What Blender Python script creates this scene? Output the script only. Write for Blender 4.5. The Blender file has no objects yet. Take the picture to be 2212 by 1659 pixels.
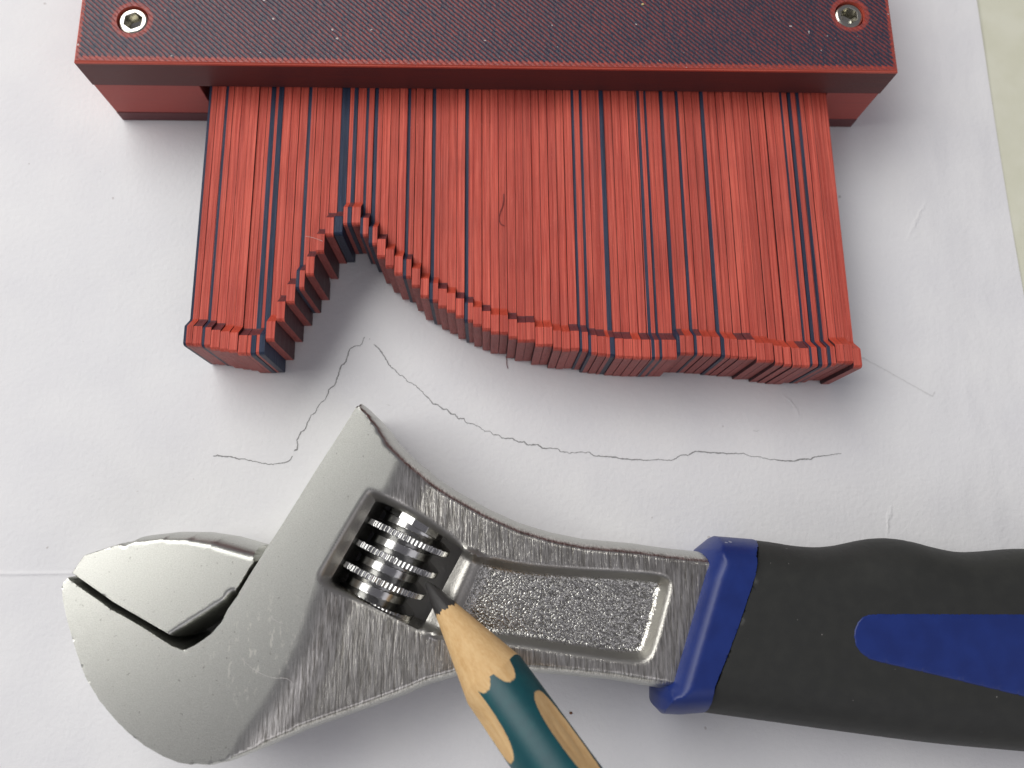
import bpy, bmesh, math, random
import numpy as np
from mathutils import Vector, Matrix
from mathutils.geometry import delaunay_2d_cdt
random.seed(7); rng = np.random.default_rng(7)
MM = 0.001
scn = bpy.context.scene
col = scn.collection

# ------------------------------------------------------------------ camera
IW, IH = 2212.0, 1659.0            # pixel frame used for measuring the photograph
FPX, NAD, HC = 1640.0, (1051.0, 1192.0), 160.0      # focal length, point straight below the lens, height in mm
CX, CY = IW / 2, IH / 2
_d = np.array([(NAD[0] - CX) / FPX, -(NAD[1] - CY) / FPX, -1.0]); _d /= np.linalg.norm(_d)
_u = -_d
_x = np.array([1.0, 0, 0]) - _u * _u[0]; _x /= np.linalg.norm(_x)
_y = np.cross(_u, _x)
RW = np.array([_x, _y, _u])
def at(px, py, z=0.0):
    """point (mm) where the ray of a photo pixel meets the height z"""
    v = RW @ np.array([(px - CX) / FPX, -(py - CY) / FPX, -1.0])
    t = (z - HC) / v[2]
    return np.array([t * v[0], t * v[1], z])
cam = bpy.data.cameras.new('camera'); camo = bpy.data.objects.new('camera', cam); col.objects.link(camo)
M = Matrix.Identity(4)
for i in range(3):
    for j in range(3): M[i][j] = RW[i][j]
M.translation = Vector((0, 0, HC * MM)); camo.matrix_world = M
cam.sensor_fit = 'HORIZONTAL'; cam.sensor_width = 36; cam.lens = 36 * FPX / IW
cam.clip_start = 0.005; cam.clip_end = 20
cam.dof.use_dof = True; cam.dof.focus_distance = 0.146; cam.dof.aperture_fstop = 16
scn.camera = camo

# ------------------------------------------------------------------ light
w = bpy.data.worlds.new('World'); scn.world = w; w.use_nodes = True
bg = w.node_tree.nodes['Background']; bg.inputs[0].default_value = (0.92, 0.89, 1.0, 1); bg.inputs[1].default_value = 0.195
def area(name, az, el, dist, sx, sy, energy, color):
    l = bpy.data.lights.new(name, 'AREA'); l.shape = 'RECTANGLE'; l.size = sx; l.size_y = sy
    l.energy = energy; l.color = color
    o = bpy.data.objects.new(name, l); col.objects.link(o)
    a, e = math.radians(az), math.radians(el)
    p = Vector((math.cos(a) * math.cos(e), math.sin(a) * math.cos(e), math.sin(e))) * dist
    o.location = p; o.rotation_euler = (-p).to_track_quat('-Z', 'Y').to_euler()
    return o
area('window_light', 143, 47, 1.0, 1.10, 0.64, 9.8, (1.0, 0.985, 0.955))
area('room_light', -62, 40, 1.2, 1.5, 0.7, 2.4, (0.97, 0.95, 1.0))
scn.view_settings.view_transform = 'Standard'; scn.view_settings.look = 'None'
scn.view_settings.exposure = 0; scn.view_settings.gamma = 1
scn.render.engine = 'CYCLES'

# ------------------------------------------------------------------ node helper
class NT:
    def __init__(s, name):
        s.m = bpy.data.materials.new(name); s.m.use_nodes = True
        s.t = s.m.node_tree; s.t.nodes.clear()
        s.out = s.t.nodes.new('ShaderNodeOutputMaterial')
        s.b = s.t.nodes.new('ShaderNodeBsdfPrincipled'); s.t.links.new(s.b.outputs[0], s.out.inputs[0])
    def put(s, inp, v):
        if isinstance(v, bpy.types.NodeSocket): s.t.links.new(v, inp)
        else: inp.default_value = v
    def math(s, op, a, b=None, c=None):
        n = s.t.nodes.new('ShaderNodeMath'); n.operation = op
        for i, v in enumerate((a, b, c)):
            if v is not None: s.put(n.inputs[i], v)
        return n.outputs[0]
    def coord(s): return s.t.nodes.new('ShaderNodeTexCoord').outputs['Object']
    def xyz(s, v=None):
        n = s.t.nodes.new('ShaderNodeSeparateXYZ'); s.put(n.inputs[0], v or s.coord()); return n.outputs
    def map(s, scale=(1, 1, 1), rot=(0, 0, 0), v=None):
        n = s.t.nodes.new('ShaderNodeMapping'); s.put(n.inputs[0], v or s.coord())
        n.inputs['Scale'].default_value = scale; n.inputs['Rotation'].default_value = rot; return n.outputs[0]
    def noise(s, v, scale, detail=3, rough=0.5):
        n = s.t.nodes.new('ShaderNodeTexNoise'); s.put(n.inputs['Vector'], v); n.inputs['Scale'].default_value = scale
        n.inputs['Detail'].default_value = detail; n.inputs['Roughness'].default_value = rough; return n.outputs[0]
    def ramp(s, f, a, b, c0=0.0, c1=1.0):
        n = s.t.nodes.new('ShaderNodeMapRange'); s.put(n.inputs[0], f)
        n.inputs[1].default_value = a; n.inputs[2].default_value = b; n.inputs[3].default_value = c0; n.inputs[4].default_value = c1
        return n.outputs[0]
    def mix(s, f, a, b):
        n = s.t.nodes.new('ShaderNodeMix'); n.data_type = 'RGBA'; s.put(n.inputs[0], f)
        for i, v in ((6, a), (7, b)):
            if isinstance(v, tuple) and len(v) == 3: v = (*v, 1)
            s.put(n.inputs[i], v)
        return n.outputs[2]
    def bump(s, h, strength, dist, prev=None):
        n = s.t.nodes.new('ShaderNodeBump'); s.put(n.inputs['Height'], h); n.inputs['Strength'].default_value = strength
        n.inputs['Distance'].default_value = dist
        if prev is not None: s.t.links.new(prev, n.inputs['Normal'])
        return n.outputs[0]
    def done(s, color=None, rough=None, metal=None, normal=None, **kw):
        if color is not None: s.put(s.b.inputs['Base Color'], (*color, 1) if isinstance(color, tuple) and len(color) == 3 else color)
        if rough is not None: s.put(s.b.inputs['Roughness'], rough)
        if metal is not None: s.put(s.b.inputs['Metallic'], metal)
        if normal is not None: s.put(s.b.inputs['Normal'], normal)
        for k, v in kw.items(): s.put(s.b.inputs[k.replace('_', ' ')], v)
        return s.m
    def attr(s, name):
        n = s.t.nodes.new('ShaderNodeAttribute'); n.attribute_name = name; return n.outputs['Fac']
    def objrand(s): return s.t.nodes.new('ShaderNodeObjectInfo').outputs['Random']

RED = (0.50, 0.062, 0.045); BLUE = (0.022, 0.040, 0.085); PLUM = (0.115, 0.030, 0.040)

def m_paper():
    n = NT('paper'); v = n.coord()
    f1 = n.noise(v, 900, 4, 0.6); f2 = n.noise(v, 60, 3); f3 = n.noise(v, 4500, 2)
    speck = n.ramp(n.noise(n.map((1, 1, 1), (0, 0, 0.3), v), 380, 1), 0.795, 0.81)
    c = n.mix(n.ramp(f2, 0.35, 0.65), (0.80, 0.80, 0.815), (0.84, 0.84, 0.845))
    c = n.mix(n.math('MULTIPLY', speck, 0.45), c, (0.35, 0.30, 0.27))
    b = n.bump(f1, 0.55, 0.00022); b = n.bump(f3, 0.25, 0.00005, b); b = n.bump(n.noise(v, 26, 2), 0.6, 0.0012, b)
    x, y, z = n.xyz(v)
    side = n.ramp(x, 0.082, 0.105)
    wr = n.noise(n.map((1.6, 0.55, 1), (0, 0, 0.12), v), 55, 2)
    b = n.bump(n.math('MULTIPLY', wr, side), 0.6, 0.0013, b)
    for p0, p1, wd in CREASES:
        # short kink: distance to its line, faded at both ends
        L = math.hypot(p1[0] - p0[0], p1[1] - p0[1]); tx, ty = (p1[0] - p0[0]) / L, (p1[1] - p0[1]) / L
        rx, ry = n.math('SUBTRACT', x, p0[0]), n.math('SUBTRACT', y, p0[1])
        al = n.math('ADD', n.math('MULTIPLY', rx, tx), n.math('MULTIPLY', ry, ty)); ac = n.math('SUBTRACT', n.math('MULTIPLY', ry, tx), n.math('MULTIPLY', rx, ty))
        ac = n.math('ADD', ac, n.math('MULTIPLY', n.math('SUBTRACT', n.noise(v, 400, 2), 0.5), 0.0022))
        g = n.ramp(n.math('ABSOLUTE', ac), 0, wd, 1, 0)
        g = n.math('MULTIPLY', g, n.math('MULTIPLY', n.ramp(al, 0, L * 0.4), n.ramp(al, L * 0.6, L, 1, 0)))
        b = n.bump(g, 0.55, 0.00022, b)
    return n.done(c, 0.85, 0.0, b)
def m_table():
    n = NT('table_laminate'); v = n.coord()
    c = n.mix(n.ramp(n.noise(v, 120, 3), 0.35, 0.65), (0.72, 0.72, 0.57), (0.77, 0.77, 0.63))
    speck = n.ramp(n.noise(v, 500, 1), 0.78, 0.80)
    c = n.mix(n.math('MULTIPLY', speck, 0.5), c, (0.2, 0.16, 0.12))
    return n.done(c, 0.5, 0.0, n.bump(n.noise(v, 1500, 2), 0.2, 0.0001))
def m_pin(name, base, alt):
    """printed plastic seen on the edges of its layers: streaks run along the pin"""
    n = NT(name); v = n.coord()
    st = n.noise(n.map((1, 0.010, 0.35), v=v), 3300, 3, 0.7)
    st2 = n.noise(n.map((1, 0.03, 0.3), v=v), 1300, 2)
    x = n.xyz(v)[0]
    wv = n.math('SINE', n.math('MULTIPLY', x, 2 * math.pi / 0.000166))
    r = n.objrand()
    c = n.mix(n.ramp(st, 0.38, 0.62), base, alt)
    c = n.mix(n.math('MULTIPLY', n.ramp(r, 0, 1), 0.45), c, tuple(q * 0.62 for q in base))
    c = n.mix(n.ramp(st2, 0.52, 0.70, 0, 0.5), c, tuple(q * 0.55 for q in base))
    c = n.mix(n.ramp(wv, -1, 1, 0.0, 0.32), c, tuple(min(1, q * 1.5 + 0.02) for q in alt))
    fuzz = n.noise(v, 2600, 3)
    c = n.mix(n.ramp(n.noise(v, 3600, 1), 0.70, 0.76, 0, 0.35), c, tuple(min(1, q * 1.2 + 0.10) for q in alt))
    c = n.mix(n.ramp(n.noise(v, 90, 3), 0.40, 0.66, 0, 0.22), c, tuple(q * 0.6 + 0.02 for q in base))
    b = n.bump(wv, 0.5, 0.00004); b = n.bump(st2, 0.9, 0.00022, b); b = n.bump(st, 0.8, 0.00014, b); b = n.bump(fuzz, 0.4, 0.00010, b)
    return n.done(c, 0.50, 0.0, b, Specular_IOR_Level=0.32)
def m_plate_side(name, a, bcol):
    n = NT(name); v = n.coord()
    st = n.noise(n.map((0.012, 0.012, 1), v=v), 5200, 2)
    z = n.xyz(v)[2]
    wv = n.math('SINE', n.math('MULTIPLY', z, 2 * math.pi / 0.0003))
    c = n.mix(n.ramp(st, 0.35, 0.65), a, bcol)
    b = n.bump(wv, 0.5, 0.00006); b = n.bump(n.noise(v, 1800, 3), 0.3, 0.00008, b)
    return n.done(c, 0.48, 0.0, b)
def m_plate_top(W, holes, r0, r1):
    """diagonal two-colour extrusion lines, red perimeter lines along the rim and round the screw holes"""
    n = NT('two_colour_print_top'); v = n.coord(); x, y, z = n.xyz(v)
    wob = n.math('MULTIPLY', n.math('SUBTRACT', n.noise(v, 900, 3, 0.6), 0.5), 0.00042)
    q = n.math('ADD', n.math('MULTIPLY', n.math('ADD', x, n.math('MULTIPLY', y, 1.08)), 0.7071), wob)
    ph = n.math('SINE', n.math('MULTIPLY', q, 2 * math.pi / 0.00086))
    wide = n.noise(n.map((1, 1, 1), v=v), 30, 2)
    stripe = n.ramp(n.math('ADD', ph, n.ramp(n.noise(n.map((1, 0.25, 1), (0, 0, math.radians(45)), v), 1700, 3, 0.7), 0.3, 0.7, -0.9, 0.9)), 0.15, 0.75)
    stripe = n.math('MULTIPLY', stripe, n.ramp(wide, 0.3, 0.7, 0.55, 0.85))
    c = n.mix(stripe, (0.032, 0.032, 0.056), (0.27, 0.048, 0.042))
    fl = n.noise(v, 2400, 2)
    c = n.mix(n.ramp(fl, 0.62, 0.75, 0, 0.30), c, (0.19, 0.13, 0.16))
    # rim: distance to the nearest edge, toothed by the turns of the zigzag
    tooth = n.math('MULTIPLY', n.math('SINE', n.math('MULTIPLY', n.math('ADD', x, y), 2 * math.pi / 0.00122)), 0.00016)
    d = n.math('MINIMUM', n.math('MINIMUM', x, n.math('SUBTRACT', W * MM, x)), n.math('MULTIPLY', y, 0.72))
    rim = n.ramp(n.math('ADD', d, tooth), 0.00088, 0.00102, 1, 0)
    for hx, hy in holes:
        rr = n.math('SQRT', n.math('ADD', n.math('POWER', n.math('SUBTRACT', x, hx * MM), 2.0), n.math('POWER', n.math('SUBTRACT', y, hy * MM), 2.0)))
        rr = n.math('ADD', rr, n.math('MULTIPLY', wob, 1.1))
        rim = n.math('MAXIMUM', rim, n.ramp(rr, r1 * MM - 0.0002, r1 * MM + 0.0002, 0.9, 0))
    per = n.noise(v, 1400, 2)
    c = n.mix(rim, c, n.mix(n.ramp(per, 0.4, 0.62), (0.40, 0.060, 0.042), (0.24, 0.050, 0.045)))
    dust = n.ramp(n.noise(v, 900, 0), 0.845, 0.86)
    c = n.mix(dust, c, (0.5, 0.47, 0.45))
    b = n.bump(ph, 0.55, 0.00010); b = n.bump(n.noise(v, 2200, 3), 0.35, 0.00012, b)
    return n.done(c, n.ramp(fl, 0.3, 0.7, 0.40, 0.56), 0.0, b)
def m_satin():
    """one steel, three finishes: satin head, brushed shank, shot-blasted panel (vertex attributes say where)"""
    n = NT('chromed_steel'); v = n.coord()
    ab, ag = n.attr('brushed'), n.attr('grain')
    # satin
    g = n.noise(v, 4600, 3, 0.7); sc = n.noise(n.map((1, 0.05, 1), (0, 0, 0.95), v), 1700, 2)
    cs = n.mix(n.ramp(g, 0.33, 0.67), (0.49, 0.495, 0.455), (0.62, 0.625, 0.585))
    cs = n.mix(n.ramp(n.noise(v, 1500, 1), 0.72, 0.80, 0, 0.5), cs, (0.16, 0.15, 0.13))
    # scuffs where the head has rubbed, near the start of the shank
    dv = n.t.nodes.new('ShaderNodeVectorMath'); dv.operation = 'DISTANCE'; n.put(dv.inputs[0], v); dv.inputs[1].default_value = SCUFF
    near = n.ramp(dv.outputs['Value'], 0.004, 0.013, 1, 0)
    fl = n.ramp(n.noise(n.map((1, 0.35, 1), (0, 0, -0.7), v), 1500, 2, 0.6), 0.60, 0.68)
    cs = n.mix(n.math('MULTIPLY', fl, n.math('MULTIPLY', near, 0.75)), cs, (0.80, 0.79, 0.72))
    # brushed
    s1 = n.noise(n.map((1, 0.07, 0.3), (0, 0, math.radians(14)), v), 3300, 3, 0.7)
    s2 = n.noise(n.map((1, 0.05, 0.3), (0, 0, math.radians(12)), v), 1500, 2)
    cb = n.mix(n.ramp(s1, 0.36, 0.66), (0.32, 0.305, 0.27), (0.86, 0.84, 0.78))
    # grain
    q = n.noise(v, 2500, 2, 0.5)
    cg = n.mix(n.ramp(q, 0.38, 0.66), (0.30, 0.295, 0.265), (0.86, 0.85, 0.80))
    c = n.mix(ag, n.mix(ab, cs, cb), cg)
    h = n.math('ADD', n.math('MULTIPLY', g, 0.000026), 0.0)
    h = n.math('ADD', n.math('MULTIPLY', h, n.math('SUBTRACT', 1.0, ab)), n.math('MULTIPLY', n.math('MULTIPLY', ab, n.math('SUBTRACT', 1.0, ag)), n.math('ADD', n.math('MULTIPLY', s1, 0.00010), n.math('MULTIPLY', s2, 0.00008))))
    h = n.math('ADD', h, n.math('MULTIPLY', ag, n.math('MULTIPLY', q, 0.00022)))
    b = n.bump(h, 0.9, 1.0)
    r = n.math('ADD', 0.335, n.math('ADD', n.math('MULTIPLY', ab, -0.05), n.math('MULTIPLY', ag, -0.06)))
    return n.done(c, r, 1.0, b)
def m_wall():
    n = NT('cast_chrome'); v = n.coord()
    b = n.bump(n.noise(v, 2500, 3), 0.40, 0.00014)
    return n.done((0.44, 0.43, 0.40), 0.42, 1.0, b)
def m_polish():
    n = NT('polished_chrome'); v = n.coord()
    b = n.bump(n.noise(v, 1500, 2), 0.10, 0.0001)
    return n.done((0.52, 0.52, 0.51), 0.20, 1.0, b)
def m_steel_screw():
    n = NT('bright_screw_steel'); v = n.coord()
    return n.done((0.56, 0.545, 0.48), 0.24, 1.0, n.bump(n.noise(v, 1800, 2), 0.15, 0.0001))
def m_rubber():
    n = NT('black_rubber'); v = n.coord()
    dust = n.ramp(n.noise(v, 1100, 1), 0.80, 0.82, 0, 0.5)
    c = n.mix(n.ramp(n.noise(v, 400, 4), 0.4, 0.7), (0.021, 0.022, 0.020), (0.026, 0.027, 0.024))
    c = n.mix(dust, c, (0.30, 0.29, 0.27))
    return n.done(c, 0.62, 0.0, n.bump(n.noise(v, 4200, 3), 0.40, 0.00008))
def m_blue():
    n = NT('blue_grip_plastic'); v = n.coord()
    dust = n.ramp(n.noise(v, 520, 1), 0.80, 0.815, 0, 0.6)
    c = n.mix(n.ramp(n.noise(v, 250, 3), 0.35, 0.65), (0.006, 0.022, 0.150), (0.008, 0.028, 0.180))
    c = n.mix(dust, c, (0.4, 0.42, 0.5))
    return n.done(c, 0.42, 0.0, n.bump(n.noise(v, 1600, 3), 0.18, 0.00008))
def m_wood():
    n = NT('bare_wood'); v = n.coord()
    g = n.noise(n.map((1, 1, 0.10), v=v), 900, 4, 0.6); g2 = n.noise(n.map((1, 1, 0.35), v=v), 3200, 3)
    c = n.mix(n.ramp(g, 0.3, 0.7), (0.60, 0.36, 0.145), (0.74, 0.50, 0.24))
    c = n.mix(n.ramp(g2, 0.35, 0.7, 0, 0.35), c, (0.80, 0.60, 0.33))
    return n.done(c, 0.72, 0.0, n.bump(g2, 0.4, 0.00012))
def m_barrel(wood):
    n = NT('lacquer_and_bare_wood'); v = n.coord()
    g = n.noise(n.map((1, 1, 0.10), v=v), 900, 4, 0.6); g2 = n.noise(n.map((1, 1, 0.35), v=v), 3200, 3)
    wc = n.mix(n.ramp(g, 0.3, 0.7), (0.60, 0.36, 0.145), (0.74, 0.50, 0.24))
    wc = n.mix(n.ramp(g2, 0.35, 0.7, 0, 0.35), wc, (0.80, 0.60, 0.33))
    f = n.ramp(n.math('ADD', n.attr('groove'), n.math('MULTIPLY', n.math('SUBTRACT', g2, 0.5), 0.05)), -0.015, 0.015)
    pc = n.mix(n.ramp(n.noise(v, 500, 3), 0.35, 0.7), (0.002, 0.062, 0.078), (0.003, 0.078, 0.092))
    c = n.mix(f, pc, wc)
    return n.done(c, n.ramp(f, 0, 1, 0.44, 0.72), 0.0, n.bump(n.noise(v, 1500, 2), 0.12, 0.0001))
def m_graphite():
    n = NT('graphite'); v = n.coord()
    return n.done((0.045, 0.043, 0.042), 0.42, 0.25, n.bump(n.noise(n.map((1, 1, 0.3), v=v), 2600, 3), 0.4, 0.00012))
def m_line(name, dens):
    n = NT(name); v = n.coord()
    c = n.mix(n.ramp(n.noise(v, 2600, 3), 0.36, 0.64), tuple(0.11 + (0.78 - 0.11) * (1 - dens) for _ in range(3)), tuple(0.30 + (0.8 - 0.30) * (1 - dens) for _ in range(3)))
    return n.done(c, 0.75)
def m_flat(name, c, r=0.6):
    n = NT(name); v = n.coord()
    cc = n.mix(n.ramp(n.noise(v, 3000, 2), 0.3, 0.7), c, tuple(q * 0.75 for q in c))
    return n.done(cc, r)

# ------------------------------------------------------------------ object helpers
def empty(name, loc, rotz, label, cat):
    o = bpy.data.objects.new(name, None); o.empty_display_size = 0.01; col.objects.link(o)
    o.location = [q * MM for q in loc]; o.rotation_euler = (0, 0, rotz)
    o['label'] = label; o['category'] = cat
    return o
def mesh_obj(name, verts, faces, mats, parent=None, mi=None, smooth=None, org=(0, 0, 0)):
    """verts in mm, in the parent's frame (org is taken off for world-space verts)"""
    me = bpy.data.meshes.new(name)
    v = (np.asarray(verts, float) - np.array(org, float)) * MM
    me.from_pydata(v.tolist(), [], [list(map(int, f)) for f in faces])
    for m in mats: me.materials.append(m)
    if mi is not None: me.polygons.foreach_set('material_index', np.asarray(mi, np.int32))
    if smooth is not None:
        me.polygons.foreach_set('use_smooth', np.ones(len(me.polygons), bool))
        if smooth < 179: me.set_sharp_from_angle(angle=math.radians(smooth))
    me.update()
    o = bpy.data.objects.new(name, me); col.objects.link(o)
    if parent is not None: o.parent = parent
    return o
def resample(poly, step, closed=True):
    P = np.asarray(poly, float); n = len(P); out = []; seg = []
    for i in range(n if closed else n - 1):
        a, b = P[i], P[(i + 1) % n]; k = max(1, int(round(np.linalg.norm(b - a) / step)))
        for j in range(k): out.append(a + (b - a) * j / k); seg.append(i)
    if not closed: out.append(P[-1])
    return np.array(out), np.array(seg)
def segdist(Q, A, B):
    """distance of points Q (N,2) to each segment A-B (M,2) -> (N,M)"""
    d = B - A; L = (d ** 2).sum(1); L[L == 0] = 1e-12
    t = np.clip(((Q[:, None, :] - A[None]) * d[None]).sum(2) / L[None], 0, 1)
    return np.sqrt(((Q[:, None, :] - (A[None] + t[..., None] * d[None])) ** 2).sum(2))
def polydist(Q, P, closed=True):
    P = np.asarray(P, float); B = np.roll(P, -1, 0) if closed else P[1:]; A = P if closed else P[:-1]
    out = np.empty(len(Q))
    for i in range(0, len(Q), 4000): out[i:i + 4000] = segdist(Q[i:i + 4000], A, B).min(1)
    return out
def inside(Q, P):
    P = np.asarray(P, float); c = np.zeros(len(Q), bool); x, y = Q[:, 0], Q[:, 1]
    for a, b in zip(P, np.roll(P, -1, 0)):
        if a[1] == b[1]: continue
        k = ((a[1] > y) != (b[1] > y)) & (x < (b[0] - a[0]) * (y - a[1]) / (b[1] - a[1]) + a[0]); c ^= k
    return c
def smoothpoly(P, it=2, closed=True, keep=()):
    """Chaikin corner cutting"""
    P = np.asarray(P, float)
    for _ in range(it):
        n = len(P); out = [] if closed else [P[0]]
        for i in range(n if closed else n - 1):
            a, b = P[i], P[(i + 1) % n]; out += [a * 0.75 + b * 0.25, a * 0.25 + b * 0.75]
        if not closed: out.append(P[-1])
        P = np.array(out)
    return P
def sstep(t):
    t = np.clip(t, 0, 1); return t * t * (3 - 2 * t)
def plate(outline, wseg, ztop, zmid, step, expo=2.3, holes=(), region=None, extra=None, bottom=True, zlow=None):
    """solid whose plan is `outline`: height rises from zmid at the outline to ztop(xy) over wseg mm (per outline segment)"""
    O = np.asarray(outline, float)
    area2 = (O[:, 0] * np.roll(O[:, 1], -1) - np.roll(O[:, 0], -1) * O[:, 1]).sum()
    wseg = np.asarray(wseg, float) * np.ones(len(O))
    if area2 < 0: O = O[::-1].copy(); wseg = np.roll(wseg[::-1], -1)
    A, B = O, np.roll(O, -1, 0)
    R, seg = resample(O, step * 0.8)
    pts = [R]
    tang = (B - A) / np.maximum(np.linalg.norm(B - A, axis=1, keepdims=True), 1e-9)
    nrm = np.stack([-tang[:, 1], tang[:, 0]], 1)[seg]
    for f in (0.012, 0.035, 0.08, 0.16, 0.32, 0.55, 0.8, 1.05):
        kk = wseg[seg] * f > 0.055
        pts.append((R + nrm * (wseg[seg] * f)[:, None])[kk])
    for h in holes:
        H, hs = resample(h, step * 0.8); pts.append(H)
    if extra is not None: pts.append(extra)
    lo, hi = O.min(0), O.max(0)
    gx, gy = np.meshgrid(np.arange(lo[0], hi[0], step), np.arange(lo[1], hi[1], step * 0.87))
    gx = gx + (np.arange(gx.shape[0]) % 2)[:, None] * step * 0.5
    pts.append(np.stack([gx.ravel(), gy.ravel()], 1) + rng.normal(0, step * 0.03, (gx.size, 2)))
    nb = len(R); nh = [len(resample(h, step * 0.8)[0]) for h in holes]
    nfix = [nb] + nh
    fixed = np.concatenate([R] + [resample(h, step * 0.8)[0] for h in holes])
    rest = np.concatenate([p for p in (pts[1:9] + ([extra] if extra is not None else []) + [pts[-1]])])
    k = inside(rest, O)
    for h in holes: k &= ~inside(rest, h)
    rest = rest[k]; rest = rest[polydist(rest, O) > 0.045]
    _, ui = np.unique(np.round(rest / 0.06).astype(np.int64), axis=0, return_index=True); rest = rest[np.sort(ui)]
    for h in holes: rest = rest[polydist(rest, h) > 0.12]
    allp = np.concatenate([fixed, rest]); edges = []; s0 = 0
    for nn in nfix:
        edges += [(s0 + i, s0 + (i + 1) % nn) for i in range(nn)]; s0 += nn
    vo, eo, fo, ov, _, _ = delaunay_2d_cdt([Vector(p) for p in allp], edges, [], 0, 1e-4)
    V = np.array([(p.x, p.y) for p in vo]); F = np.array([f[:] for f in fo if len(f) == 3])
    cen = V[F].mean(1); k = inside(cen, O)
    for h in holes: k &= ~inside(cen, h)
    F = F[k]; cen = cen[k]
    def Z(Q):
        t = np.empty(len(Q))
        for i in range(0, len(Q), 3000): t[i:i + 3000] = (segdist(Q[i:i + 3000], A, B) / wseg[None]).min(1)
        t = np.clip(t, 0, 1); prof = (1 - (1 - t) ** expo) ** (1 / expo)
        zt = ztop(Q); return zmid(Q) + (zt - zmid(Q)) * prof if callable(zmid) else zmid + (zt - zmid) * prof
    zt = Z(V)
    top = np.column_stack([V, zt])
    # orientation
    e1 = V[F[:, 1]] - V[F[:, 0]]; e2 = V[F[:, 2]] - V[F[:, 0]]
    flip = (e1[:, 0] * e2[:, 1] - e1[:, 1] * e2[:, 0]) < 0
    F[flip] = F[flip][:, ::-1]
    onO = polydist(V, O) < 1e-3; F_ok = ~onO[F].all(1); F = F[F_ok]; cen = cen[F_ok]     # no slivers lying in the parting plane
    mi = np.zeros(len(F), int) if region is None else region(cen)
    verts = top; faces = [tuple(f) for f in F]; mis = list(mi)
    # boundary edges
    cnt = {}
    for f in F:
        for a, b in ((f[0], f[1]), (f[1], f[2]), (f[2], f[0])): cnt[(a, b)] = cnt.get((a, b), 0) + 1
    bnd = [(a, b) for (a, b) in cnt if (b, a) not in cnt]
    if bottom:
        zm = zmid if not callable(zmid) else 0
        zb = (2 * zm - zt) if zlow is None else np.maximum(2 * zm - zt, zlow)
        onb = polydist(V, O) < 1e-3
        zb = np.where(onb, zt, zb)
        n0 = len(V); verts = np.concatenate([top, np.column_stack([V, zb])])
        faces += [(f[0] + n0, f[2] + n0, f[1] + n0) for f in F]; mis += list(mi)
        for a, b in bnd:
            if onb[a] and onb[b]: 
                continue
            faces.append((b, a, a + n0, b + n0)); mis.append(0)
        # weld the shared outline
        mp = np.arange(len(verts)); mp[n0:][onb] = np.arange(n0)[onb]
        faces = [tuple(dict.fromkeys(mp[list(f)])) for f in faces]
        keep = [i for i, f in enumerate(faces) if len(f) >= 3]
        faces = [faces[i] for i in keep]; mis = [mis[i] for i in keep]
        used = np.unique(np.concatenate([np.array(f) for f in faces])); re = np.full(len(verts), -1); re[used] = np.arange(len(used))
        verts = verts[used]; faces = [tuple(re[list(f)]) for f in faces]
    return verts, faces, mis, Z
def px(points, z):
    return np.array([at(p[0], p[1], p[2] if len(p) > 2 else z)[:2] for p in points])

# ================================================================== SETTING
tab = mesh_obj('tabletop', [(-420, -320, -0.35), (420, -320, -0.35), (420, 420, -0.35), (-420, 420, -0.35), (-420, -320, -20), (420, -320, -20), (420, 420, -20), (-420, 420, -20)],
               [(0, 1, 2, 3), (7, 6, 5, 4), (0, 4, 5, 1), (1, 5, 6, 2), (2, 6, 7, 3), (3, 7, 4, 0)], [m_table()])
tab['kind'] = 'structure'

# ---------------------------------------------------------------- paper
pa, pb = at(2105, 0, 0)[:2], at(2212, 650, 0)[:2]          # right-hand edge of the sheet
ed = (pb - pa) / np.linalg.norm(pb - pa)                   # runs down the picture
ex = np.array([ed[1], -ed[0]]); ex = ex if ex[0] < 0 else -ex
PAPER = empty('paper_sheet', (0, 0, 0), 0, 'white printer paper sheet with pencil contour drawn on it, under the tools', 'paper')
cy0 = at(70, 1239, 0)[1]
us = np.concatenate([np.arange(0, 40, 1.2), np.arange(40, 297.1, 3.0)])
vs0 = -np.concatenate([np.arange(-55, 160, 3.0)])
# fine rows near the old fold that runs out to the left
A0 = pa - ed * 0
rows = np.arange(-40, 257.1, 2.5)
def pz(P, u):
    z = 0.9 * np.clip(1 - u / 22, 0, 1) ** 2 * (0.5 + 0.5 * np.sin(P[:, 1] * 0.045 + 1.0))
    return z
fold_v = None
vv = []
for r in rows: vv.append(r)
# locate the fold row in sheet coordinates
pf = at(40, 1240, 0)[:2]; fv = float((pf - pa) @ ed)
vv = np.unique(np.round(np.concatenate([rows, fv + np.linspace(-1.6, 1.6, 17)]), 3))
U, Vv = np.meshgrid(us, vv)
P = pa[None] + U.ravel()[:, None] * ex[None] + Vv.ravel()[:, None] * ed[None]
zz = pz(P, U.ravel())
lx = P[:, 0]; amp = np.clip((-48 - lx) / 30, 0, 1)
dv = Vv.ravel() - fv + 0.06 * np.sin(lx * 0.21) - (lx + 85) * 0.012
zz = zz + amp * 0.20 * np.exp(-(dv / 0.30) ** 2)
nr, nc = len(vv), len(us)
pv = np.column_stack([P, zz]); n1 = len(pv)
pv = np.concatenate([pv, np.column_stack([P, zz - 0.12])])
pfc = []
for i in range(nr - 1):
    for j in range(nc - 1):
        a, b, c, d = i * nc + j, i * nc + j + 1, (i + 1) * nc + j + 1, (i + 1) * nc + j
        pfc.append((a, b, c, d)); pfc.append((a + n1, d + n1, c + n1, b + n1))
ring = [j for j in range(nc)] + [i * nc + nc - 1 for i in range(1, nr)] + [(nr - 1) * nc + j for j in range(nc - 2, -1, -1)] + [i * nc for i in range(nr - 2, 0, -1)]
for a, b in zip(ring, ring[1:] + ring[:1]): pfc.append((b, a, a + n1, b + n1))
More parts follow.
